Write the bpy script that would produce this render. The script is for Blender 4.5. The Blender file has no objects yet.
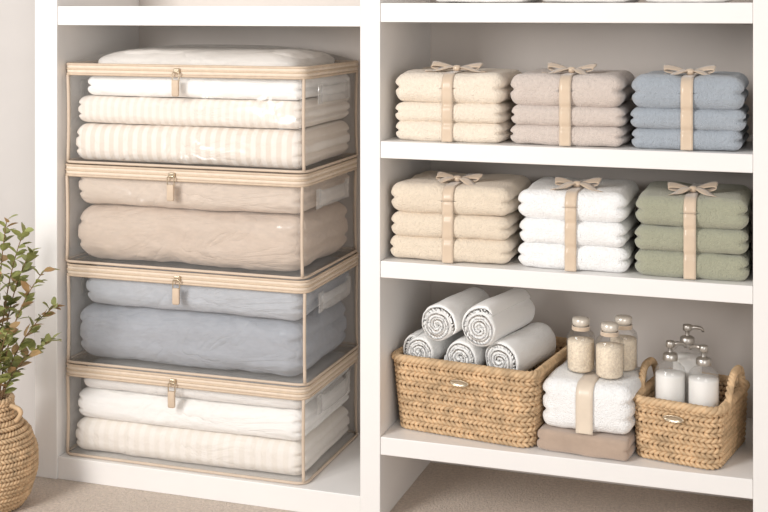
import bpy, math, random
from mathutils import Vector, noise, Matrix
random.seed(7)
COL = bpy.context.scene.collection
PI = math.pi

# ------------------------------------------------------------------ helpers
def lin(c):
    return tuple(((v/255)/12.92 if v/255 <= .04045 else ((v/255+.055)/1.055)**2.4) for v in c)+(1,)

def nodes_of(name):
    m = bpy.data.materials.new(name); m.use_nodes = True
    nt = m.node_tree; b = nt.nodes['Principled BSDF']
    return m, nt, b

def coords(nt, scale=(1,1,1)):
    tc = nt.nodes.new('ShaderNodeTexCoord'); mp = nt.nodes.new('ShaderNodeMapping')
    mp.inputs['Scale'].default_value = scale
    nt.links.new(tc.outputs['Object'], mp.inputs['Vector'])
    return mp.outputs['Vector']

def mat(name, col, rough=.6, bump=0, bscale=100, dist=.002, var=.06, vscale=8, sheen=0, metal=0, fine=None, stretch=(1,1,1), fdist=.0025, distort=0, crease=0):
    m, nt, b = nodes_of(name)
    b.inputs['Roughness'].default_value = rough
    b.inputs['Metallic'].default_value = metal
    if sheen:
        b.inputs['Sheen Weight'].default_value = sheen
        b.inputs['Sheen Roughness'].default_value = .6
    v = coords(nt, stretch)
    n = nt.nodes.new('ShaderNodeTexNoise'); n.inputs['Scale'].default_value = vscale
    n.inputs['Detail'].default_value = 5
    nt.links.new(v, n.inputs['Vector'])
    r = nt.nodes.new('ShaderNodeValToRGB')
    c = lin(col)
    r.color_ramp.elements[0].position = .3; r.color_ramp.elements[1].position = .7
    r.color_ramp.elements[0].color = tuple(x*(1-var) for x in c[:3])+(1,)
    r.color_ramp.elements[1].color = tuple(min(1, x*(1+var)) for x in c[:3])+(1,)
    nt.links.new(n.outputs['Fac'], r.inputs['Fac'])
    nt.links.new(r.outputs['Color'], b.inputs['Base Color'])
    if bump:
        n2 = nt.nodes.new('ShaderNodeTexNoise'); n2.inputs['Scale'].default_value = bscale
        n2.inputs['Detail'].default_value = 4; n2.inputs['Distortion'].default_value = distort
        nt.links.new(v, n2.inputs['Vector'])
        bp = nt.nodes.new('ShaderNodeBump'); bp.inputs['Strength'].default_value = bump
        bp.inputs['Distance'].default_value = dist
        nt.links.new(n2.outputs['Fac'], bp.inputs['Height'])
        last = bp
        if fine:
            n3 = nt.nodes.new('ShaderNodeTexVoronoi'); n3.inputs['Scale'].default_value = fine
            nt.links.new(v, n3.inputs['Vector'])
            b3 = nt.nodes.new('ShaderNodeBump'); b3.inputs['Strength'].default_value = .8
            b3.inputs['Distance'].default_value = fdist; b3.invert = True
            nt.links.new(n3.outputs['Distance'], b3.inputs['Height'])
            nt.links.new(bp.outputs['Normal'], b3.inputs['Normal'])
            last = b3
        if crease:
            last = add_crease(nt, v, last, crease)
        nt.links.new(last.outputs['Normal'], b.inputs['Normal'])
    return m

def add_crease(nt, v, prev, amount):
    # creases: ridges where a warped noise crosses its mid value
    n = nt.nodes.new('ShaderNodeTexNoise'); n.inputs['Scale'].default_value = 9
    n.inputs['Detail'].default_value = 3; n.inputs['Distortion'].default_value = 1.4
    nt.links.new(v, n.inputs['Vector'])
    s = nt.nodes.new('ShaderNodeMath'); s.operation = 'SUBTRACT'; s.inputs[1].default_value = .5
    a = nt.nodes.new('ShaderNodeMath'); a.operation = 'ABSOLUTE'
    p = nt.nodes.new('ShaderNodeMath'); p.operation = 'POWER'; p.inputs[1].default_value = .65
    nt.links.new(n.outputs['Fac'], s.inputs[0]); nt.links.new(s.outputs[0], a.inputs[0]); nt.links.new(a.outputs[0], p.inputs[0])
    b = nt.nodes.new('ShaderNodeBump'); b.inputs['Strength'].default_value = amount; b.inputs['Distance'].default_value = .018
    nt.links.new(p.outputs[0], b.inputs['Height'])
    if prev: nt.links.new(prev.outputs['Normal'], b.inputs['Normal'])
    return b

def terry(name, col):
    return mat(name, col, .95, .7, 150, .003, .05, 130, sheen=.4, fine=330, fdist=.0023)

def linen(name, col, var=.05):
    return mat(name, col, .85, .6, 60, .0025, var, 90, sheen=.1, stretch=(.5,1,1.2), distort=.8, crease=.42)

def striped(name, c1, c2, period=.042, width=.5):
    m, nt, b = nodes_of(name)
    b.inputs['Roughness'].default_value = .85
    tc = nt.nodes.new('ShaderNodeTexCoord')
    w = nt.nodes.new('ShaderNodeTexWave'); w.bands_direction = 'X'; w.wave_profile = 'SIN'
    w.inputs['Scale'].default_value = 2*PI/(20*period); w.inputs['Distortion'].default_value = .12
    w.inputs['Detail Scale'].default_value = 3
    nt.links.new(tc.outputs['Object'], w.inputs['Vector'])
    r = nt.nodes.new('ShaderNodeValToRGB')
    r.color_ramp.elements[0].position = width-.15; r.color_ramp.elements[0].color = lin(c1)
    r.color_ramp.elements[1].position = width+.15; r.color_ramp.elements[1].color = lin(c2)
    nt.links.new(w.outputs['Fac'], r.inputs['Fac'])
    nt.links.new(r.outputs['Color'], b.inputs['Base Color'])
    n2 = nt.nodes.new('ShaderNodeTexNoise'); n2.inputs['Scale'].default_value = 50; n2.inputs['Distortion'].default_value = .8
    nt.links.new(tc.outputs['Object'], n2.inputs['Vector'])
    bp = nt.nodes.new('ShaderNodeBump'); bp.inputs['Strength'].default_value = .5; bp.inputs['Distance'].default_value = .002
    nt.links.new(n2.outputs['Fac'], bp.inputs['Height'])
    last = add_crease(nt, tc.outputs['Object'], bp, .35)
    nt.links.new(last.outputs['Normal'], b.inputs['Normal'])
    return m

def clear(name, haze=.05, gloss=.10, rough=.08, tint=(1,1,1), bump=.3, bs=9, edge=.22):
    m = bpy.data.materials.new(name); m.use_nodes = True
    nt = m.node_tree; nt.nodes.clear(); N = nt.nodes.new; L = nt.links.new
    out = N('ShaderNodeOutputMaterial')
    tr = N('ShaderNodeBsdfTransparent'); tr.inputs['Color'].default_value = tint+(1,)
    gl = N('ShaderNodeBsdfGlossy'); gl.inputs['Roughness'].default_value = rough
    df = N('ShaderNodeBsdfDiffuse'); df.inputs['Color'].default_value = (.94,.92,.89,1)
    mx = N('ShaderNodeMixShader'); mx.inputs['Fac'].default_value = haze
    L(tr.outputs[0], mx.inputs[1]); L(df.outputs[0], mx.inputs[2])
    fr = N('ShaderNodeLayerWeight'); fr.inputs['Blend'].default_value = .3
    mu = N('ShaderNodeMath'); mu.operation = 'MULTIPLY_ADD'; mu.inputs[1].default_value = edge; mu.inputs[2].default_value = gloss*.3
    L(fr.outputs['Fresnel'], mu.inputs[0])
    m2 = N('ShaderNodeMixShader'); L(mu.outputs[0], m2.inputs['Fac'])
    L(mx.outputs[0], m2.inputs[1]); L(gl.outputs[0], m2.inputs[2]); L(m2.outputs[0], out.inputs['Surface'])
    if bump:
        tc = N('ShaderNodeTexCoord'); n = N('ShaderNodeTexNoise'); n.inputs['Scale'].default_value = bs; n.inputs['Detail'].default_value = 2
        n.inputs['Distortion'].default_value = 1.2
        L(tc.outputs['Object'], n.inputs['Vector'])
        bp = N('ShaderNodeBump'); bp.inputs['Strength'].default_value = bump; bp.inputs['Distance'].default_value = .02
        L(n.outputs['Fac'], bp.inputs['Height']); L(bp.outputs['Normal'], gl.inputs['Normal'])
        L(bp.outputs['Normal'], fr.inputs['Normal'])
    return m

class MB:
    def __init__(s): s.v = []; s.f = []
    def box(s, x0, x1, y0, y1, z0, z1):
        n = len(s.v)
        s.v += [(x0,y0,z0),(x1,y0,z0),(x1,y1,z0),(x0,y1,z0),(x0,y0,z1),(x1,y0,z1),(x1,y1,z1),(x0,y1,z1)]
        s.f += [tuple(n+i for i in q) for q in ((0,3,2,1),(4,5,6,7),(0,1,5,4),(1,2,6,5),(2,3,7,6),(3,0,4,7))]
    def rings(s, rings, closed_u=True, closed_v=False, cap0=False, cap1=False):
        n = len(s.v); m = len(rings[0])
        for r in rings: s.v += [tuple(p) for p in r]
        R = len(rings)
        for i in range(R if closed_v else R-1):
            a = n+i*m; b = n+((i+1) % R)*m
            for j in range(m if closed_u else m-1):
                k = (j+1) % m
                s.f.append((a+j, a+k, b+k, b+j))
        if cap0: s.f.append(tuple(n+j for j in reversed(range(m))))
        if cap1: s.f.append(tuple(n+(R-1)*m+j for j in range(m)))
    def tube(s, pts, rad, sides=6, closed=False, up=Vector((0,0,1)), flat=1.0):
        P = [Vector(p) for p in pts]; n = len(P); rings = []
        for i, p in enumerate(P):
            if closed: t = P[(i+1) % n]-P[i-1]
            else: t = P[min(i+1, n-1)]-P[max(i-1, 0)]
            t.normalize()
            a = t.cross(up)
            if a.length < 1e-4: a = t.cross(Vector((1,0,0)))
            a.normalize(); b = a.cross(t)
            r = rad(i/(n-1)) if callable(rad) else rad
            rings.append([p+a*(math.cos(2*PI*k/sides)*r*flat)+b*(math.sin(2*PI*k/sides)*r) for k in range(sides)])
        s.rings(rings, True, closed, not closed, not closed)
    def lathe(s, prof, seg=28, c=(0,0), cap0=True, cap1=True):
        s.rings([[(c[0]+r*math.cos(2*PI*k/seg), c[1]+r*math.sin(2*PI*k/seg), z) for k in range(seg)] for r, z in prof], True, False, cap0, cap1)
    def strip(s, P, W, cross=2):
        s.rings([[tuple(Vector(p)+Vector(w)*(k/cross-.5)) for k in range(cross+1)] for p, w in zip(P, W)], False)
    def build(s, name, m, parent=None, smooth=True, loc=None, rz=0, solid=0, bevel=0):
        me = bpy.data.meshes.new(name); me.from_pydata(s.v, [], s.f); me.validate(); me.update()
        if smooth: me.polygons.foreach_set('use_smooth', [True]*len(me.polygons))
        me.materials.append(m)
        o = bpy.data.objects.new(name, me); COL.objects.link(o)
        if parent: o.parent = parent
        if loc: o.location = loc
        o.rotation_euler.z = rz
        if solid:
            q = o.modifiers.new('s', 'SOLIDIFY'); q.thickness = solid; q.offset = 0
        if bevel:
            q = o.modifiers.new('b', 'BEVEL'); q.width = bevel; q.segments = 2; q.limit_method = 'ANGLE'
        return o

def tag(o, label=None, cat=None, group=None, kind=None):
    if label: o['label'] = label
    if cat: o['category'] = cat
    if group: o['group'] = group
    if kind: o['kind'] = kind
    return o

def thing(name, label, cat, loc=(0,0,0), rz=0, group=None):
    o = bpy.data.objects.new(name, None); COL.objects.link(o); o.empty_display_size = .05
    o.location = loc; o.rotation_euler.z = rz
    return tag(o, label, cat, group)

def sstep(a, b, x):
    t = max(0, min(1, (x-a)/(b-a))); return t*t*(3-2*t)

def rr_loop(hw, hd, r, step=.02):
    """rounded rectangle, ccw, evenly sampled: (x,y,nx,ny)"""
    L1, L2 = 2*(hw-r), 2*(hd-r); arc = PI/2*r
    per = 2*L1+2*L2+4*arc
    n = max(16, int(per/step)); n += n % 2; out = []
    parts = [('l', (-hw+r,-hd), (1,0), (0,-1), L1), ('a', (hw-r,-hd+r), -PI/2, arc), ('l', (hw,-hd+r), (0,1), (1,0), L2), ('a', (hw-r,hd-r), 0, arc),
             ('l', (hw-r,hd), (-1,0), (0,1), L1), ('a', (-hw+r,hd-r), PI/2, arc), ('l', (-hw,hd-r), (0,-1), (-1,0), L2), ('a', (-hw+r,-hd+r), PI, arc)]
    for i in range(n):
        d = per*i/n
        for p in parts:
            ln = p[-1]
            if d <= ln+1e-9:
                if p[0] == 'l':
                    out.append((p[1][0]+p[2][0]*d, p[1][1]+p[2][1]*d, p[3][0], p[3][1]))
                else:
                    a = p[2]+d/r
                    out.append((p[1][0]+r*math.cos(a), p[1][1]+r*math.sin(a), math.cos(a), math.sin(a)))
                break
            d -= ln
    return out, per

# ------------------------------------------------------------------ soft folded textile
def slab_fn(a, b, c, e, droop=.25, groove=.008, layers=2, pinch=0, ci=.25):
    cz = c*(1-ci); zi = c*ci
    def f(px, py, pz):
        P = Vector((px*a, py*b, pz*c))
        q = Vector((max(-a+e, min(a-e, P.x)), max(-b+e, min(b-e, P.y)), max(-zi, min(zi, P.z))))
        d = P-q; d = Vector((d.x/e, d.y/e, d.z/cz))
        if d.length > 1e-6:
            d.normalize()
        v = q+Vector((d.x*e, d.y*e, d.z*cz))
        ex = abs(v.x)/a; ey = abs(v.y)/b
        v.z *= 1-droop*(.5*ex**7+.4*ey**6)
        g = sstep(a-e*1.3, a-e*.3, abs(v.x))
        if g > 0 and layers > 1:
            for k in range(1, layers):
                zk = -c+2*c*k/layers
                v.x -= math.copysign(groove*g*math.exp(-((v.z-zk)/(.11*c*2/layers*1.3))**2), v.x)
        if pinch and v.z > 0:
            v.z -= pinch*math.exp(-(v.x/.03)**2)
        return v
    return f

def soft_slab(name, a, b, c, e, m, loc, wr=.002, ws=14, seed=0, cell=.008, calm=0, parent=None, rz=0, **kw):
    f = slab_fn(a, b, c, e, **kw)
    nx, ny = max(8, int(2*a/cell)), max(8, int(2*b/cell)); nz = max(8, min(20, int(2*c/cell*1.8)))
    wt = lambda t: .55*t+.45*math.sin(t*PI/2)
    idx = {}; V = []; F = []
    def vid(i, j, k):
        key = (i, j, k)
        if key in idx: return idx[key]
        v = f(wt(-1+2*i/nx), wt(-1+2*j/ny), -1+2*k/nz)
        s = Vector((seed*3.7, seed*1.3, seed*2.1))
        amp = wr*(sstep(.012, .04, abs(v.x)) if calm else 1)
        n1 = noise.noise(Vector((v.x*ws*.5, v.y*ws, v.z*ws*1.3))+s)
        n2 = abs(noise.noise(Vector((v.x*ws*1.2+v.z*ws*.7, v.y*ws*1.1, v.z*ws*2.0))+s*2))
        n3 = noise.noise(Vector((v.x*ws*4, v.y*ws*4, v.z*ws*4))+s)
        disp = amp*(n1*1.0-n2*1.0+.25*n3)
        dirv = Vector((v.x/a*.5 if abs(v.x) > a-e else 0, v.y/b if abs(v.y) > b-e else 0, v.z/c))
        if dirv.length > 1e-5: dirv.normalize()
        v = v+dirv*disp
        v.z = max(-c, min(c, v.z)) if kw.get('pinch', 0) == 0 else max(-c, v.z)
        idx[key] = len(V); V.append((v.x, v.y, v.z+c)); return idx[key]
    for i in range(nx):
        for j in range(ny):
            F.append((vid(i,j,0), vid(i,j+1,0), vid(i+1,j+1,0), vid(i+1,j,0)))
            F.append((vid(i,j,nz), vid(i+1,j,nz), vid(i+1,j+1,nz), vid(i,j+1,nz)))
    for i in range(nx):
        for k in range(nz):
            F.append((vid(i,0,k), vid(i+1,0,k), vid(i+1,0,k+1), vid(i,0,k+1)))
            F.append((vid(i,ny,k), vid(i,ny,k+1), vid(i+1,ny,k+1), vid(i+1,ny,k)))
    for j in range(ny):
        for k in range(nz):
            F.append((vid(0,j,k), vid(0,j,k+1), vid(0,j+1,k+1), vid(0,j+1,k)))
            F.append((vid(nx,j,k), vid(nx,j+1,k), vid(nx,j+1,k+1), vid(nx,j,k+1)))
    mb = MB(); mb.v = V; mb.f = F
    return mb.build(name, m, parent, loc=loc, rz=rz)

# ------------------------------------------------------------------ materials
M = {}
M['paint'] = mat('white_paint', (241,238,235), .42, .08, 60, .001, .01)
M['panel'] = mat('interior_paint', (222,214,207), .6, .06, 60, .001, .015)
M['wall'] = mat('wall_paint', (201,196,192), .7, .12, 90, .001, .02)
M['carpet'] = mat('beige_carpet', (212,195,179), .97, 1, 160, .006, .14, 120, sheen=.2, fine=300)
M['cream'] = terry('cream_terry', (242,228,209))
M['taupe'] = terry('taupe_terry', (213,199,189))
M['blue'] = terry('blue_terry', (163,171,180))
M['sand'] = terry('sand_terry', (233,217,195))
M['white'] = terry('white_terry', (253,252,250))
M['roll'] = mat('soft_white_terry', (255,254,252), .95, .35, 150, .002, .01, 130, sheen=.5, fine=330, fdist=.0012)
M['green'] = terry('sage_terry', (164,164,141))
M['ribbon'] = mat('satin_ribbon', (216,194,169), .24, .2, 60, .001, .05, 30, sheen=.5)
M['band'] = mat('wide_ribbon', (228,212,192), .3, .2, 60, .001, .04, 30, sheen=.3)
M['vinyl'] = clear('clear_vinyl', .065, .13, .2, bump=.6, bs=8, edge=.20)
M['vinyl_f'] = clear('frosted_vinyl', .22, .2, .15, bump=.4, bs=14, edge=.25)
M['glass'] = clear('clear_glass', .02, .10, .04, bump=0, edge=.34)
M['milk'] = clear('clear_bottle', .08, .10, .05, bump=0, edge=.22)
M['tape'] = mat('tan_binding', (228,211,192), .8, .3, 400, .001, .05, 60)
M['edge'] = mat('tan_piping', (210,189,166), .75, .3, 400, .001, .06, 60)
M['zip'] = mat('zipper_teeth', (212,190,164), .4, .4, 500, .001, .08, 300)
M['pipe'] = mat('side_piping', (210,191,171), .75, .2, 300, .001, .05, 40)
M['silver'] = mat('silver_metal', (192,187,180), .35, 0, metal=.9, var=.02)
M['brass'] = mat('pale_metal', (206,190,166), .28, 0, metal=.85, var=.02)
M['wick'] = mat('woven_seagrass', (208,177,139), .8, .5, 220, .0015, .28, 45)
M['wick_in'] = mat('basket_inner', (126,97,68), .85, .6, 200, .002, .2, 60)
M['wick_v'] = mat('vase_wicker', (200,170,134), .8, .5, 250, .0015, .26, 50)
M['q_white'] = linen('white_linen', (250,248,245), .02)
M['q_duvet'] = linen('ivory_duvet', (243,238,232), .02)
M['q_grey'] = linen('pale_grey_linen', (238,235,232), .03)
M['q_strA'] = striped('fine_beige_stripe', (241,233,224), (234,224,213), .022)
M['q_strB'] = striped('wide_beige_stripe', (241,233,224), (230,218,205), .028)
M['q_strC'] = striped('soft_cream_stripe', (243,237,230), (238,231,222), .03)
M['q_tan'] = linen('tan_linen', (206,188,172))
M['q_tanD'] = linen('pale_tan_linen', (213,197,182))
M['q_blue'] = linen('blue_grey_linen', (183,187,194))
M['q_blueD'] = linen('slate_linen', (163,167,175))
M['suede'] = mat('taupe_suede', (178,156,138), .9, .5, 25, .006, .08, 20, sheen=.4)
M['salt'] = mat('bath_salt', (243,226,204), .8, .8, 160, .0025, .16, 190, fine=220, fdist=.001)
M['lotion'] = mat('white_lotion', (250,248,244), .3, 0, var=.02)
M['cap'] = mat('pale_cap', (226,218,206), .25, 0, metal=.25, var=.04)
M['leafA'] = mat('olive_leaf', (146,150,90), .5, .2, 60, .001, .35, 18)
M['leafB'] = mat('rusty_leaf', (176,144,102), .55, .2, 60, .001, .3, 18)
M['stem'] = mat('brown_stem', (128,100,70), .8, .3, 80, .001, .2, 30)

# ------------------------------------------------------------------ room
mb = MB(); mb.box(-3.2, 3.2, -4.2, .60, -.05, 0); tag(mb.build('floor', M['carpet'], smooth=False), kind='structure')
mb = MB(); mb.box(-3.2, -.978, .12, .2, 0, 2.5); tag(mb.build('wall_left', M['wall'], smooth=False), kind='structure')
mb = MB(); mb.box(-3.2, 3.2, .5, .58, 0, 2.5); tag(mb.build('wall_back', M['wall'], smooth=False), kind='structure')
mb = MB(); mb.box(-1.030, -.979, .098, .1195, 0, 2.5); tag(mb.build('trim_1', M['wall'], smooth=False, bevel=.004), kind='structure')

D = .43; TOP = 1.75
cab = thing('built_in_shelving', 'white painted built-in shelving unit with one tall left bay and three right shelves', 'shelving')
def board(name, x0, x1, y0, y1, z0, z1, m=None):
    b = MB(); b.box(x0, x1, y0, y1, z0, z1); return b.build(name, m or M['paint'], cab, smooth=False, bevel=.0018)
board('side_panel', -.975, -.907, 0, D, 0, TOP)
board('side_panel', .85, .918, 0, D, 0, TOP)
board('divider', -.061, -.010, 0, D, 0, TOP)
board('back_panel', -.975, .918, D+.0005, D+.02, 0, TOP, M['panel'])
board('top_panel', -.906, -.062, .0, D, TOP-.04, TOP)
board('top_panel', -.009, .849, .0, D, TOP-.04, TOP)
board('base_board', -.9065, -.0615, .004, D, 0, .059)
board('shelf', -.9065, -.0615, .002, D, 1.195, 1.245)
Z1, Z2, Z3 = .920, .632, .209
for z, t in ((1.252, .046), (Z1, .041), (Z2, .040), (Z3, .043)):
    board('shelf', -.0095, .8495, .002, D, z-t, z)

# ------------------------------------------------------------------ towel stacks with ribbon
def make_bow(parent, c, sc=1.0, m=None, seed=0):
    m = m or M['ribbon']; rnd = random.Random(seed)
    for s in (-1, 1):
        P = []; W = []; yaw = math.radians(rnd.uniform(-10, 12))
        L = .056*sc*(1+rnd.uniform(-.14, .14)); H = (.016+rnd.uniform(-.002, .004))*sc
        dx, dy = s*math.cos(yaw), math.sin(yaw)
        for i in range(29):
            t = i/28
            l = L*math.sin(PI*t)**.8
            h = .008+H*(math.sin(PI*min(1, t*1.15))**.9)*(1-t)**.6-.005*math.sin(PI*t)*t
            P.append((c[0]+dx*l, c[1]+dy*l-.010*t*math.sin(PI*t), c[2]+h))
            w = (.011+.021*math.sin(PI*t))*sc
            W.append((-dy*w*.5+.005*math.sin(PI*t)*s, w*.80, w*.46*(1-t*.7)))
        b = MB(); b.strip(P, W, 4); b.build('bow_loop', m, parent, solid=.0008)
        P = []; W = []; ya = math.radians(rnd.uniform(22, 55)); L2 = (.078+rnd.uniform(-.010, .018))*sc
        dx, dy = s*math.cos(ya), -math.sin(ya)
        ph = rnd.uniform(0, 1)
        for i in range(14):
            t = i/13
            P.append((c[0]+dx*L2*t, c[1]+dy*L2*t, c[2]+.008+.005*math.sin(t*PI*1.6+ph)*(1-t*.5)-.005*t*t))
            w = .022*sc*(.45+.55*min(1, t*2.5))
            W.append((s*-dy*w, abs(dx)*w, -.004+.008*math.sin(t*3+ph)))
        b = MB(); b.strip(P, W, 3); b.build('ribbon_tail', m, parent, solid=.0008)
    b = MB(); R = []
    for i in range(9):
        a = PI*i/8-PI/2
        r = max(.0078*sc*max(0, math.cos(a))**.4, .0008)
        R.append([(c[0]+.009*sc*math.sin(a), c[1]-.003+r*1.3*math.cos(2*PI*k/12), c[2]+.009+r*math.sin(2*PI*k/12)) for k in range(12)])
    b.rings(R, True, False, True, True); b.build('knot', m, parent)

def towel_stack(x0, x1, y0, y1, z, hs, m, desc, where, group, seed, rz=0, ribbon_x=0, bow=True, ribm=None, rlabel=None, rw=.027, layers=2, ci=.25, dt=.16):
    cx, cy = (x0+x1)/2, (y0+y1)/2; zz = z; n = len(hs)
    words = {3: ['bottom', 'middle', 'top'], 2: ['lower', 'upper'], 1: ['single']}[n]
    ev = lambda h: min(.026, h*.5)
    for i, h in enumerate(hs):
        top = i == n-1
        a = (x1-x0)/2-random.uniform(0, .007); b = (y1-y0)/2-random.uniform(0, .002)
        ox = random.uniform(-.002, .002)
        o = soft_slab('folded_towel', a, b, h/2+.0020, ev(h), m, (cx+ox, cy, zz), wr=.0042, ws=10, seed=seed+i*1.7,
                      cell=.0065, calm=1, rz=rz+(random.uniform(-.02, .02) if not top else 0), droop=dt if top else .03, groove=.009, layers=layers, pinch=.006 if top else 0, ci=ci)
        tag(o, f'{words[i]} {desc} {where}', 'towel', group)
        zz += h
    # ribbon following the towels' curves
    r = thing('ribbon', rlabel, 'ribbon', (cx, cy, z), rz, 'ribbons tied round the towel stacks')
    h = hs[-1]; b = (y1-y0)/2; a = (x1-x0)/2
    f = slab_fn(a, b, h/2+.0020, ev(h), droop=dt, groove=.009, layers=layers, pinch=.006, ci=ci)
    zt = sum(hs[:-1])+h/2+.0020
    seams = [sum(hs[:k]) for k in range(1, n)]
    sec = []
    for k in range(0, 7): sec.append((-1, k/6))
    for k in range(1, 25): sec.append((-1+2*k/24, 1))
    for k in range(6, -1, -1): sec.append((1, k/6))
    P = []; N = 30
    for k in range(N):
        zk = .002+(zt-.002)*k/N
        dip = sum(.0050*math.exp(-((zk-sm)/.006)**2) for sm in seams)
        P.append(Vector((ribbon_x, -b-.0025+dip, zk)))
    raw = [f(ribbon_x/a, py, pz) for py, pz in sec]
    for i, q in enumerate(raw):
        t = raw[min(i+1, len(raw)-1)]-raw[max(i-1, 0)]
        nrm = Vector((0, -t.z, t.y)).normalized()
        P.append(Vector((ribbon_x, q.y, q.z+zt))+nrm*.0028)
    for k in range(N+1): P.append(Vector((ribbon_x, b+.0025, zt-(zt-.002)*k/N)))
    s = MB(); s.strip(P, [(rw, 0, 0)]*len(P), 4); s.build('ribbon_band', ribm or M['ribbon'], r, solid=.0009)
    if bow:
        q = f(ribbon_x/a, -.34, 1)
        make_bow(r, (ribbon_x, q.y, q.z+zt+.002), 1.0, ribm, seed)

h1 = (.045, .045, .074); h2 = (.056, .056, .070)
towel_stack(.014, .288, .022, .300, Z1, h1, M['cream'], 'pale cream towel', 'in the stack beside the taupe one on the upper shelf', 'cream towels on the upper shelf', 1,
            rlabel='beige satin ribbon tied round the pale cream towels on the upper shelf')
towel_stack(.298, .568, .022, .300, Z1, h1, M['taupe'], 'pinkish taupe towel', 'in the stack between cream and blue towels', 'taupe towels on the upper shelf', 11,
            rlabel='beige satin ribbon tied round the pinkish taupe towels')
towel_stack(.578, .836, .022, .300, Z1, h1, M['blue'], 'dusty blue towel', 'in the stack on the upper shelf', 'blue towels on the upper shelf', 21,
            rlabel='beige satin ribbon tied round the dusty blue towels')
towel_stack(.001, .304, .022, .300, Z2, h2, M['sand'], 'sandy beige towel', 'in the stack beside the white one on the middle shelf', 'sandy towels on the middle shelf', 31,
            rlabel='beige satin ribbon tied round the sandy beige towels on the middle shelf')
towel_stack(.314, .578, .022, .295, Z2, h2, M['white'], 'white towel', 'in the bow-tied stack between sandy and green towels', 'white towels on the middle shelf', 41,
            rlabel='beige satin ribbon tied round the white towels on the middle shelf')
towel_stack(.584, .843, .022, .295, Z2, h2, M['green'], 'sage green towel', 'in the stack on the middle shelf', 'green towels on the middle shelf', 51,
            rlabel='beige satin ribbon tied round the sage green towels')

# linens on the topmost shelf, only their undersides in view
for i, (x0, x1) in enumerate(((.10, .34), (.36, .58), (.60, .80))):
    o = soft_slab('folded_linen', (x1-x0)/2, .13, .03, .02, M['q_white'], ((x0+x1)/2, .18, 1.252), seed=60+i)
    tag(o, ['first', 'second', 'third'][i]+' folded white linen from the divider on the topmost right shelf', 'linen', 'white linens on the topmost shelf')

# ------------------------------------------------------------------ storage bags
BX0, BX1, BY0, BY1 = -.899, -.212, .020, .418
HW, HD = (BX1-BX0)/2, (BY1-BY0)/2; BCX, BCY = (BX0+BX1)/2, (BY0+BY1)/2
zb = [.0595, .303, .567, .830, 1.097]
def sweep(prof, hw, hd, r, z0, step=.012, closed=True, tooth=0):
    loop, per = rr_loop(hw, hd, r, step); b = MB()
    R = [[(x+nx*(o+(tooth if i % 2 else 0)), y+ny*(o+(tooth if i % 2 else 0)), z0+z) for i, (x, y, nx, ny) in enumerate(loop)] for o, z in prof]
    b.rings(R, True, closed); return b
def circ(o, z, r, n=8, fy=1): return [(o+r*math.cos(2*PI*k/n), z+r*fy*math.sin(2*PI*k/n)) for k in range(n)]
bl = ['clear zipped storage bag holding cream striped bedding, bottom of the bag stack',
      'clear zipped storage bag holding two blue-grey blankets',
      'clear zipped storage bag holding two tan blankets',
      'clear zipped storage bag with a bulging lid over striped bedding, top of the bag stack']
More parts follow.
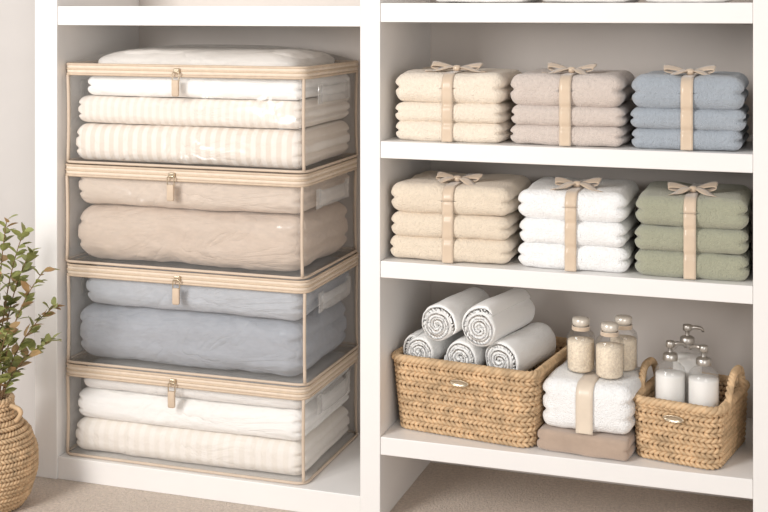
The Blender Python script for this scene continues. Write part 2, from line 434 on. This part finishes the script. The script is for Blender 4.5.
def storage_bag(i):
    z0, z1 = zb[i], zb[i+1]-.0015; H = z1-z0
    jx = [0, .002, -.002, .001][i]
    t = thing('storage_bag', bl[i], 'storage bag', (BCX+jx, BCY, z0), [0, .004, -.004, .0][i], 'clear storage bags in the left bay')
    r = .026; loop, per = rr_loop(HW, HD, r, .010)
    b = MB(); rings = []
    nz = 16
    for k in range(nz+1):
        z = .003+(H-.006)*k/nz; ring = []
        for x, y, nx, ny in loop:
            a = math.sin(PI*k/nz)
            o = -.003+a*.006*noise.noise(Vector((x*9+i*5, y*9, z*12)))-a*.002
            ring.append((x+nx*o, y+ny*o, z))
        rings.append(ring)
    dome = .048 if i == 3 else 0
    top = []
    for s in (.97, .9, .78, .6, .4, .2, .05):
        top.append([(x*s, y*s, H-.003+dome*(1-s**3)) for x, y, nx, ny in loop])
    bot = [[(x*s, y*s, .003) for x, y, nx, ny in loop] for s in (.05, .4, .8, .97)]
    b.rings(bot+rings+top, True, False, True, True)
    b.build('clear_panels', M['vinyl'], t)
    # rim
    sweep(circ(.0012, 0, .0032), HW, HD, r, H-.0034).build('upper_binding', M['edge'], t)
    band = [(.0, -.0055), (.0020, -.006), (.0026, -.0130), (.0018, -.0134), (.0018, -.0186), (.0026, -.0190), (.0020, -.0262), (.0, -.0265)]
    sweep(band, HW, HD, r, H, closed=False).build('zipper_band', M['tape'], t)
    teeth = [(.0016, -.0138), (.0038, -.0142), (.0044, -.0160), (.0038, -.0178), (.0016, -.0182)]
    sweep(teeth, HW, HD, r, H, step=.0024, closed=False, tooth=-.0010).build('zipper_teeth', M['zip'], t)
    sweep(circ(.0012, -.0295, .0032), HW, HD, r, H).build('lower_binding', M['edge'], t)
    sweep(circ(.0005, .0045, .0036), HW, HD, r, 0).build('bottom_piping', M['pipe'], t)
    for sx in (-1, 1):
        for sy in (-1, 1):
            c = (sx*(HW-r), sy*(HD-r)); b = MB(); P = []
            for k in range(13):
                z = .006+(H-.038)*k/12
                q = 1.03-.08*math.sin(PI*k/12)
                P.append((c[0]+sx*r*.707*q, c[1]+sy*r*.707*q, z))
            b.tube(P, .0044, 8, up=Vector((1,0,0))); b.build('corner_piping', M['pipe'], t)
    # zipper slider and fabric pull
    b = MB(); b.box(-.0085, .0085, -.0070, .001, -.0070, .0070)
    sl = b.build('zipper_slider', M['brass'], t, loc=(-.018+.01*(i % 2), -HD-.0040, H-.0160), bevel=.0025, smooth=False)
    pts, _ = rr_loop(.0095, .014, .006, .0015)
    b = MB(); b.tube([(x, -.0090, -.016+yy) for x, yy, _a, _b in pts], .0018, 6, True, up=Vector((0,1,0)))
    b.build('pull_ring', M['brass'], sl)
    b = MB(); pts, _ = rr_loop(.0095, .021, .004, .002)
    b.rings([[(x*s, yy0, -.044+y*s) for x, y, _a, _b in pts] for yy0, s in ((-.0075, .85), (-.0070, 1), (-.0125, 1), (-.0135, .85))], True, False, True, True)
    b.build('pull_tab', M['edge'], sl)
    # side handles
    for sx in (-1, 1):
        P = []; W = []
        for k in range(17):
            u = -1+2*k/16
            P.append((sx*(HW+.002+.010*(1-u**4)), u*.10, H*.72)); W.append((0, 0, .042))
        b = MB(); b.strip(P, W, 3); hd = b.build('side_handle', M['vinyl_f'], t, solid=.001)
        for ya, yb in ((-.115, -.088), (.088, .115)):
            b = MB(); b.box(sx*(HW)-.0005, sx*(HW)+.0025, ya, yb, H*.72-.025, H*.72+.025)
            b.build('handle_patch', M['vinyl_f'], hd, smooth=False)
for i in range(4): storage_bag(i)

def bedding(z, h, mk, label, inset=0, seed=0, e=.034, layers=3, wr=.006, ws=7, sx=0):
    a = HW-.012-inset*.5; b = HD-.014
    o = soft_slab('folded_bedding', a, b, h/2, min(e, h*.42), M[mk], (BCX+inset*.4+sx, BCY, z), wr=wr, ws=ws, seed=seed, cell=.008,
                  droop=.04, groove=.010, layers=layers, ci=.28)
    return tag(o, label, 'bedding', 'folded bedding in the clear bags')
z = zb[0]+.0045
bedding(z, .088, 'q_strC', 'cream faintly striped folded comforter at the bottom of the lowest bag', 0, 101, wr=.0035); z += .088
bedding(z, .080, 'q_white', 'plain white folded comforter in the middle of the lowest bag', .008, 102, wr=.0035); z += .080
bedding(z, .064, 'q_grey', 'thin pale grey-white folded sheet under the lid of the lowest bag', .03, 103, layers=2, wr=.003)
z = zb[1]+.0045
bedding(z, .146, 'q_blueD', 'thick slate grey-blue folded comforter under the lighter one', 0, 121, .055, wr=.006, ws=9); z += .146
bedding(z, .104, 'q_blue', 'lighter blue-grey folded blanket lying on the slate comforter', .035, 122, wr=.005, ws=9)
z = zb[2]+.0045
bedding(z, .148, 'q_tan', 'thick tan folded comforter at the bottom of its bag', 0, 111, .055, wr=.006, ws=9); z += .148
bedding(z, .101, 'q_tanD', 'thinner tan blanket lying on the thick tan comforter', .010, 112, wr=.005, ws=9)
z = zb[3]+.0045
bedding(z, .100, 'q_strB', 'wide beige striped folded comforter at the bottom of the topmost bag', 0, 131, wr=.003); z += .100
bedding(z, .074, 'q_strA', 'finely striped cream folded blanket in the middle of the topmost bag', .008, 132, wr=.003); z += .074
bedding(z, .054, 'q_white', 'thin white folded sheet on the striped bedding of the topmost bag', .045, 133, layers=2, wr=.003); z += .054
o = soft_slab('folded_bedding', HW-.05, HD-.03, .034, .06, M['q_duvet'], (BCX+.01, BCY, z), wr=.005, ws=8, seed=134, cell=.009, droop=.75, groove=0, layers=1, ci=.1)
tag(o, 'ivory folded duvet pushing up the lid of the topmost bag', 'bedding', 'folded bedding in the clear bags')

# ------------------------------------------------------------------ wicker
def weave(b, loop_at, n_rows, rh, rho, rt, pitch, ds=.0035, z0=0):
    for k in range(n_rows):
        zc = z0+rh*(k+.5); pts, per = loop_at(zc, ds)
        turns = max(3, round(per/pitch)); sg = 1 if k % 2 else -1; n = len(pts)
        for q in range(2):
            P = []
            for i, (x, y, nx, ny) in enumerate(pts):
                a = sg*2*PI*turns*i/n+q*PI
                P.append((x+nx*rho*1.3*math.cos(a), y+ny*rho*1.3*math.cos(a), zc+rho*1.0*math.sin(a)))
            b.tube(P, rt, 7, True)
def basket(name, label, loc, rz, hw, hd, H, taper, rows, handles=None):
    t = thing(name, label, 'basket', loc, rz, 'wicker baskets on the bottom shelf'); r = .028
    def loop_at(z, ds):
        s = taper*(1-z/H); return rr_loop(hw-.010-s, hd-.010-s, r, ds)
    b = MB(); rh = (H-.014)/rows
    weave(b, loop_at, rows, rh, rh*.27, rh*.35, .024, ds=.0027, z0=.002)
    b.build('woven_wall', M['wick'], t)
    base, _ = rr_loop(hw-.012, hd-.012, r, .012)
    rings = []
    for k in range(7):
        z = .004+(H-.012)*k/6; s = taper*(1-z/H)
        rings.append([(x-nx*(s+.001), y-ny*(s+.001), z) for x, y, nx, ny in base])
    bot = [[(x*.05, y*.05, .004) for x, y, nx, ny in base]]
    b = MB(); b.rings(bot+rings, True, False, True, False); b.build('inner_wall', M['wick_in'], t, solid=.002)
    b = MB(); pts, per = rr_loop(hw-.009, hd-.009, r, .003); n = len(pts); turns = round(per/.036)
    for q in range(3):
        P = []
        for i, (x, y, nx, ny) in enumerate(pts):
            a = 2*PI*turns*i/n+q*2*PI/3
            P.append((x+nx*.005*math.cos(a), y+ny*.005*math.cos(a), H-.008+.005*math.sin(a)))
        b.tube(P, .0055, 7, True)
    b.build('rim', M['wick'], t)
    # oval plate
    b = MB(); R = []
    zp = H*.75; yp = -(hd-.010-taper*.25)-.0125
    for o, dy in ((.9, .012), (1.0, .010), (1.0, 0), (.92, -.0018), (.80, -.0018), (.76, -.0006), (.3, -.0006)):
        R.append([(.025*o*math.cos(2*PI*k/32), yp+dy, zp+.0085*o*math.sin(2*PI*k/32)) for k in range(32)])
    b.rings(R, True, False, True, True); b.build('label_plate', M['brass'], t)
    if handles:
        for sx in (-1, 1):
            hh = handles*(1 if sx > 0 else .86)
            b = MB(); C = []
            for i in range(90):
                u = -1+2*i/89
                C.append(Vector((sx*(hw-.007+.004*(1-u*u)), .070*math.copysign(abs(u)**.8, u), H-.03+hh*(1-abs(u)**2.6))))
            for q in range(3):
                P = []
                for i, c in enumerate(C):
                    a = 2*PI*i/13+q*2*PI/3
                    P.append(c+Vector((math.cos(a)*.0044, 0, math.sin(a)*.0044)))
                b.tube(P, .0050, 6, False, up=Vector((1,0,0)))
            b.build('handle', M['wick'], t)
    return t
basket('wicker_basket', 'large woven basket filled with rolled white towels', (.202, .200, Z3+.0005), math.radians(-8), .192, .172, .184, .014, 14)
basket('wicker_basket', 'small woven basket with two loop handles holding soap dispensers', (.706, .162, Z3+.0005), math.radians(-12), .108, .138, .142, .006, 11, handles=.085)

# rolled towels
def towel_roll(R, L, seed, turns=2.8):
    b = MB(); n = 180; rings = []; pitch = (R-.003)/turns; th = pitch*.62
    S = [(-1, .40), (-.985, .66), (-.955, .84), (-.91, .95), (-.84, 1)]+[(-.84+1.68*k/22, 1) for k in range(1, 22)]+[(.84, 1), (.91, .95), (.955, .84), (.985, .66), (1, .40)]
    for s, w in S:
        y = s*L/2; outer = []; inner = []
        for i in range(n+1):
            t = i/n; a = -2*PI*turns*t**.72+PI*.2+seed; r0 = .004+(R-.004-th)*(t**.72)
            wob = 1+.05*noise.noise(Vector((math.cos(a)*1.5+seed*5, math.sin(a)*1.5, s*1.6)))+.025*noise.noise(Vector((math.cos(a)*6+seed, math.sin(a)*6, s*12)))
            end = .002*(1-t)*abs(s)**12
            rr = (.012*(t**3))*abs(s)**14      # outermost turn rounds back at the ends
            yy = y-math.copysign(end+rr, s)+.004*noise.noise(Vector((math.cos(a)*2, math.sin(a)*2+seed, r0*60)))*abs(s)**8
            h = th*w*(1 if i < n-6 else (n-i)/6*.8+.2)
            ro, ri = (r0+h)*wob, max(.0005, (r0-h))*wob
            outer.append((ro*math.cos(a), yy, ro*math.sin(a))); inner.append((ri*math.cos(a), yy, ri*math.sin(a)))
        rings.append(outer+inner[::-1])
    b.rings(rings, True, False, False, False)
    m = len(rings[0])
    for base in (0, (len(rings)-1)*m):
        for i in range(n):
            b.f.append((base+i, base+i+1, base+m-2-i, base+m-1-i))
    return b
rl = ['leftmost rolled white towel of the lower row in the large basket', 'middle rolled white towel of the lower row in the large basket', 'rightmost rolled white towel lying lower in the large basket',
      'upper left rolled white towel piled on the others', 'upper right rolled white towel piled on the others']
RP = [(.076, .192, .398, .048, .225), (.184, .180, .396, .050, .225), (.295, .176, .400, .052, .235), (.132, .184, .472, .052, .240), (.246, .172, .476, .055, .250)]
for i, (x, y, z, R, L) in enumerate(RP):
    o = towel_roll(R, L, i*1.3).build('rolled_towel', M['roll'], loc=(x, y, z), rz=math.radians([-8, -9, -14, -10, -12][i]))
    tag(o, rl[i], 'towel', 'rolled towels in the large basket')

# ------------------------------------------------------------------ middle stack with jars
RZ = math.radians(-5)
o = soft_slab('folded_cloth', .109, .102, .026, .012, M['suede'], (.479, .121, Z3), wr=.004, ws=12, seed=70, cell=.006, droop=.10, groove=.006, layers=2, ci=.6, rz=RZ)
tag(o, 'taupe brown folded cloth beneath the white towel on the bottom shelf', 'cloth')
towel_stack(.374, .600, .022, .236, Z3+.052, (.114,), M['white'], 'thick white towel', 'folded on the taupe cloth between the baskets', None, 81, rz=RZ, bow=False, ribm=M['band'],
            rlabel='pale ribbon band round the thick white towel between the baskets', rw=.040, layers=3, ci=.55, dt=.08)
zj = Z3+.052+.114+.0045
jl = ['glass jar of bath salts farthest left on the white towel', 'glass jar of bath salts in front, middle of the three', 'glass jar of bath salts standing farthest back, nearest the small basket']
for i, (x, y) in enumerate(((.454, .115), (.526, .086), (.548, .160))):
    t = thing('bath_salt_jar', jl[i], 'jar', (x, y, zj), 0, 'glass jars on the folded towel'); t.scale.z = .96
    b = MB(); b.lathe([(.001,0),(.026,0),(.0325,.003),(.0335,.010),(.0335,.082),(.031,.093),(.023,.101),(.0180,.105),(.0180,.115),(.0195,.117)], 32, cap1=False)
    b.build('glass_jar', M['glass'], t)
    b = MB(); b.lathe([(.001,.003),(.026,.003),(.0308,.009),(.0312,.074),(.030,.078),(.012,.081),(.001,.081)], 32); tag(b.build('bath_salts', M['salt'], t), kind='stuff')
    b = MB(); b.lathe([(.001,.104),(.0170,.104),(.0170,.114),(.0200,.116),(.0205,.120),(.0205,.128),(.0185,.131),(.010,.1325),(.001,.133)], 28); b.build('jar_lid', M['cap'], t)
    b = MB()
    for k in range(3):
        b.tube([(.0200*math.cos(2*PI*q/24), .0200*math.sin(2*PI*q/24), .1035+k*.0032) for q in range(24)], .0018, 6, True)
    b.build('neck_twine', M['ribbon'], t)

# ------------------------------------------------------------------ soap dispensers
dl = ['milky lotion dispenser with silver pump, front left in the small basket', 'milky lotion dispenser with silver pump, front right in the small basket', 'taller soap dispenser standing behind the other two in the small basket']
for i, (x, y, hh) in enumerate(((.662, .112, .0), (.738, .096, .0), (.694, .188, .022))):
    t = thing('soap_dispenser', dl[i], 'soap dispenser', (x, y, Z3+.008), [.5, 2.6, .3][i], 'pump dispensers in the small basket')
    T = .206+hh; r = .0355
    b = MB(); b.lathe([(.001,0),(r-.003,0),(r,.004),(r,T-.028),(r-.003,T-.015),(r-.014,T-.005),(.0135,T),(.0135,T+.008)], 32, cap1=False); b.build('bottle', M['milk'], t)
    b = MB(); b.lathe([(.001,.003),(r-.005,.003),(r-.0022,.007),(r-.0022,T-.032),(r-.003,T-.028),(.001,T-.028)], 32); b.build('lotion', M['lotion'], t)
    b = MB(); b.lathe([(.001,T+.002),(.0165,T+.002),(.017,T+.004),(.017,T+.015),(.014,T+.018),(.006,T+.020),(.0048,T+.021),(.0048,T+.034),(.001,T+.034)], 24); b.build('pump_collar', M['silver'], t)
    b = MB(); b.lathe([(.001,T+.032),(.0095,T+.032),(.0105,T+.034),(.0105,T+.043),(.009,T+.046),(.001,T+.047)], 24)
    b.tube([(0,0,T+.039),(.018,0,T+.0395),(.030,0,T+.038),(.036,0,T+.034),(.037,0,T+.029)], lambda q: .0052-.0020*q, 10, up=Vector((0,1,0)))
    b.build('pump_head', M['silver'], t)

# ------------------------------------------------------------------ vase and branches
VX, VY, VH = -.962, -.200, .265
t = thing('wicker_vase', 'round woven wicker vase with a narrow neck standing on the carpet', 'vase', (VX, VY, 0))
def vr(z):
    z = z/VH*.235
    k = [(0,.066),(.03,.088),(.08,.104),(.12,.104),(.16,.089),(.19,.062),(.205,.049),(.236,.045)]
    for (z0, r0), (z1, r1) in zip(k, k[1:]):
        if z <= z1:
            u = (z-z0)/(z1-z0); u = u*u*(3-2*u)*.4+u*.6; return r0+(r1-r0)*u
    return k[-1][1]
def vloop(z, ds):
    r = vr(z); n = int(2*PI*r/ds)
    return [(r*math.cos(2*PI*i/n), r*math.sin(2*PI*i/n), math.cos(2*PI*i/n), math.sin(2*PI*i/n)) for i in range(n)], 2*PI*r
b = MB(); weave(b, vloop, 24, VH/24.4, .0031, .0038, .018, ds=.0025, z0=.003); b.build('woven_wall', M['wick_v'], t)
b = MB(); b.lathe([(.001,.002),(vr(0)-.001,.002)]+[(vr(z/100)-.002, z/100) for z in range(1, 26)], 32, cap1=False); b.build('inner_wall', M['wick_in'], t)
b = MB()
for q in range(2):
    b.tube([((.046+.0035*math.cos(a*14+q*PI))*math.cos(a), (.046+.0035*math.cos(a*14+q*PI))*math.sin(a), VH+.001+.0035*math.sin(a*14+q*PI)) for a in [2*PI*i/160 for i in range(160)]], .0045, 6, True)
b.build('rim', M['wick_v'], t)
for s in (-1, 1):
    b = MB(); b.tube([(s*(.048+.034*math.sin(PI*u)), .0, VH-.010-.055*u+.012*math.sin(PI*u)) for u in [k/14 for k in range(15)]], .006, 8, up=Vector((0,1,0))); b.build('handle', M['wick_v'], t)

def leaf(b, p, d, L, W, roll):
    d = d.normalized(); s = d.cross(Vector((0,0,1)))
    if s.length < .1: s = Vector((1,0,0))
    s.normalize(); s = Matrix.Rotation(roll, 3, d) @ s; up = s.cross(d)
    n = len(b.v); rows = [(0,.0),(.2,.7),(.45,1),(.75,.75),(1,.0)]
    for u, w in rows:
        c = p+d*(L*u)-up*(L*.18*u*u)
        if w == 0: b.v.append(tuple(c))
        else: b.v += [tuple(c+s*(W*w/2)+up*W*.12*w), tuple(c), tuple(c-s*(W*w/2)+up*W*.12*w)]
    b.f += [(n, n+1, n+2), (n, n+2, n+3)]
    for r in range(2):
        a = n+1+3*r; b.f += [(a, a+3, a+4, a+1), (a+1, a+4, a+5, a+2)]
    a = n+7; b.f += [(a, a+3, a+1), (a+1, a+3, a+2)]
rnd = random.Random(5)
tips = [(.09,-.0,.69),(.150,.0,.60),(.02,.03,.71),(.165,.03,.51),(-.03,-.02,.70),(-.10,0,.64),(-.17,.02,.57),(.06,-.08,.61),(.145,.04,.42),(-.12,-.06,.50),(.03,-.10,.50),(.08,.04,.63),(-.05,-.09,.58),(.10,-.07,.47)]
for i, (dx, dy, z) in enumerate(tips):
    t = thing('leafy_branch', 'slender leafy branch standing in the wicker vase', 'branch', (VX, VY, VH-.005), 0, 'leafy branches in the wicker vase')
    P0 = Vector((dx*.1, dy*.1, -.03)); P2 = Vector((dx, dy, z-VH)); P1 = Vector((dx*.25, dy*.3, (z-VH)*.65))
    C = [P0*(1-u)**2+P1*2*u*(1-u)+P2*u*u for u in [k/18 for k in range(19)]]
    b = MB(); b.tube(C, lambda q: .0024-.0014*q, 6, up=Vector((.3,1,0))); b.build('stem', M['stem'], t)
    fa, fb = MB(), MB()
    for k in range(4, 19):
        for s in range(2+(k % 2)):
            dr = (C[min(k+1, 18)]-C[k-1]).normalized(); az = rnd.uniform(0, 2*PI)
            v = dr*.6+Vector((math.cos(az), math.sin(az), rnd.uniform(-.3, .5)))*.8
            tgt = fb if rnd.random() < .2 else fa
            leaf(tgt, C[k]+dr*rnd.uniform(-.006, .006), v, rnd.uniform(.027, .041), rnd.uniform(.016, .023), rnd.uniform(-1, 1))
    fa.build('foliage', M['leafA'], t)
    if fb.v: tag(fb.build('foliage', M['leafB'], t), 'rusty tan leaves')

# ------------------------------------------------------------------ camera & light
phi = math.radians(18.5); D0 = 3.0
cd = bpy.data.cameras.new('camera'); cam = bpy.data.objects.new('camera', cd); COL.objects.link(cam)
cam.location = (D0*math.sin(phi), -D0*math.cos(phi), 1.24)
cam.rotation_euler = (PI/2, 0, phi)
cd.sensor_width = 36; cd.lens = 1250/768*36; cd.shift_y = -(256-8)/768
bpy.context.scene.camera = cam

def area(name, loc, tgt, sx, sy, e, col):
    l = bpy.data.lights.new(name, 'AREA'); l.shape = 'RECTANGLE'; l.size = sx; l.size_y = sy; l.energy = e; l.color = col
    o = bpy.data.objects.new(name, l); COL.objects.link(o); o.location = loc
    o.rotation_euler = (Vector(tgt)-Vector(loc)).to_track_quat('-Z', 'Y').to_euler()
area('key_light', (-1.4, -3.0, 1.9), (0, .2, .6), 1.0, 1.5, 92, (1, .98, .96))  # key lamp added for the main light and vinyl highlights, not a window
area('fill_light', (2.0, -3.2, 1.2), (0, .2, .35), 1.5, 1.5, 30, (1, .975, .95))
w = bpy.data.worlds.new('world'); bpy.context.scene.world = w; w.use_nodes = True
w.node_tree.nodes['Background'].inputs['Color'].default_value = (1, .98, .965, 1)
w.node_tree.nodes['Background'].inputs['Strength'].default_value = .47
bpy.context.scene.view_settings.view_transform = 'Standard'
bpy.context.scene.view_settings.look = 'None'
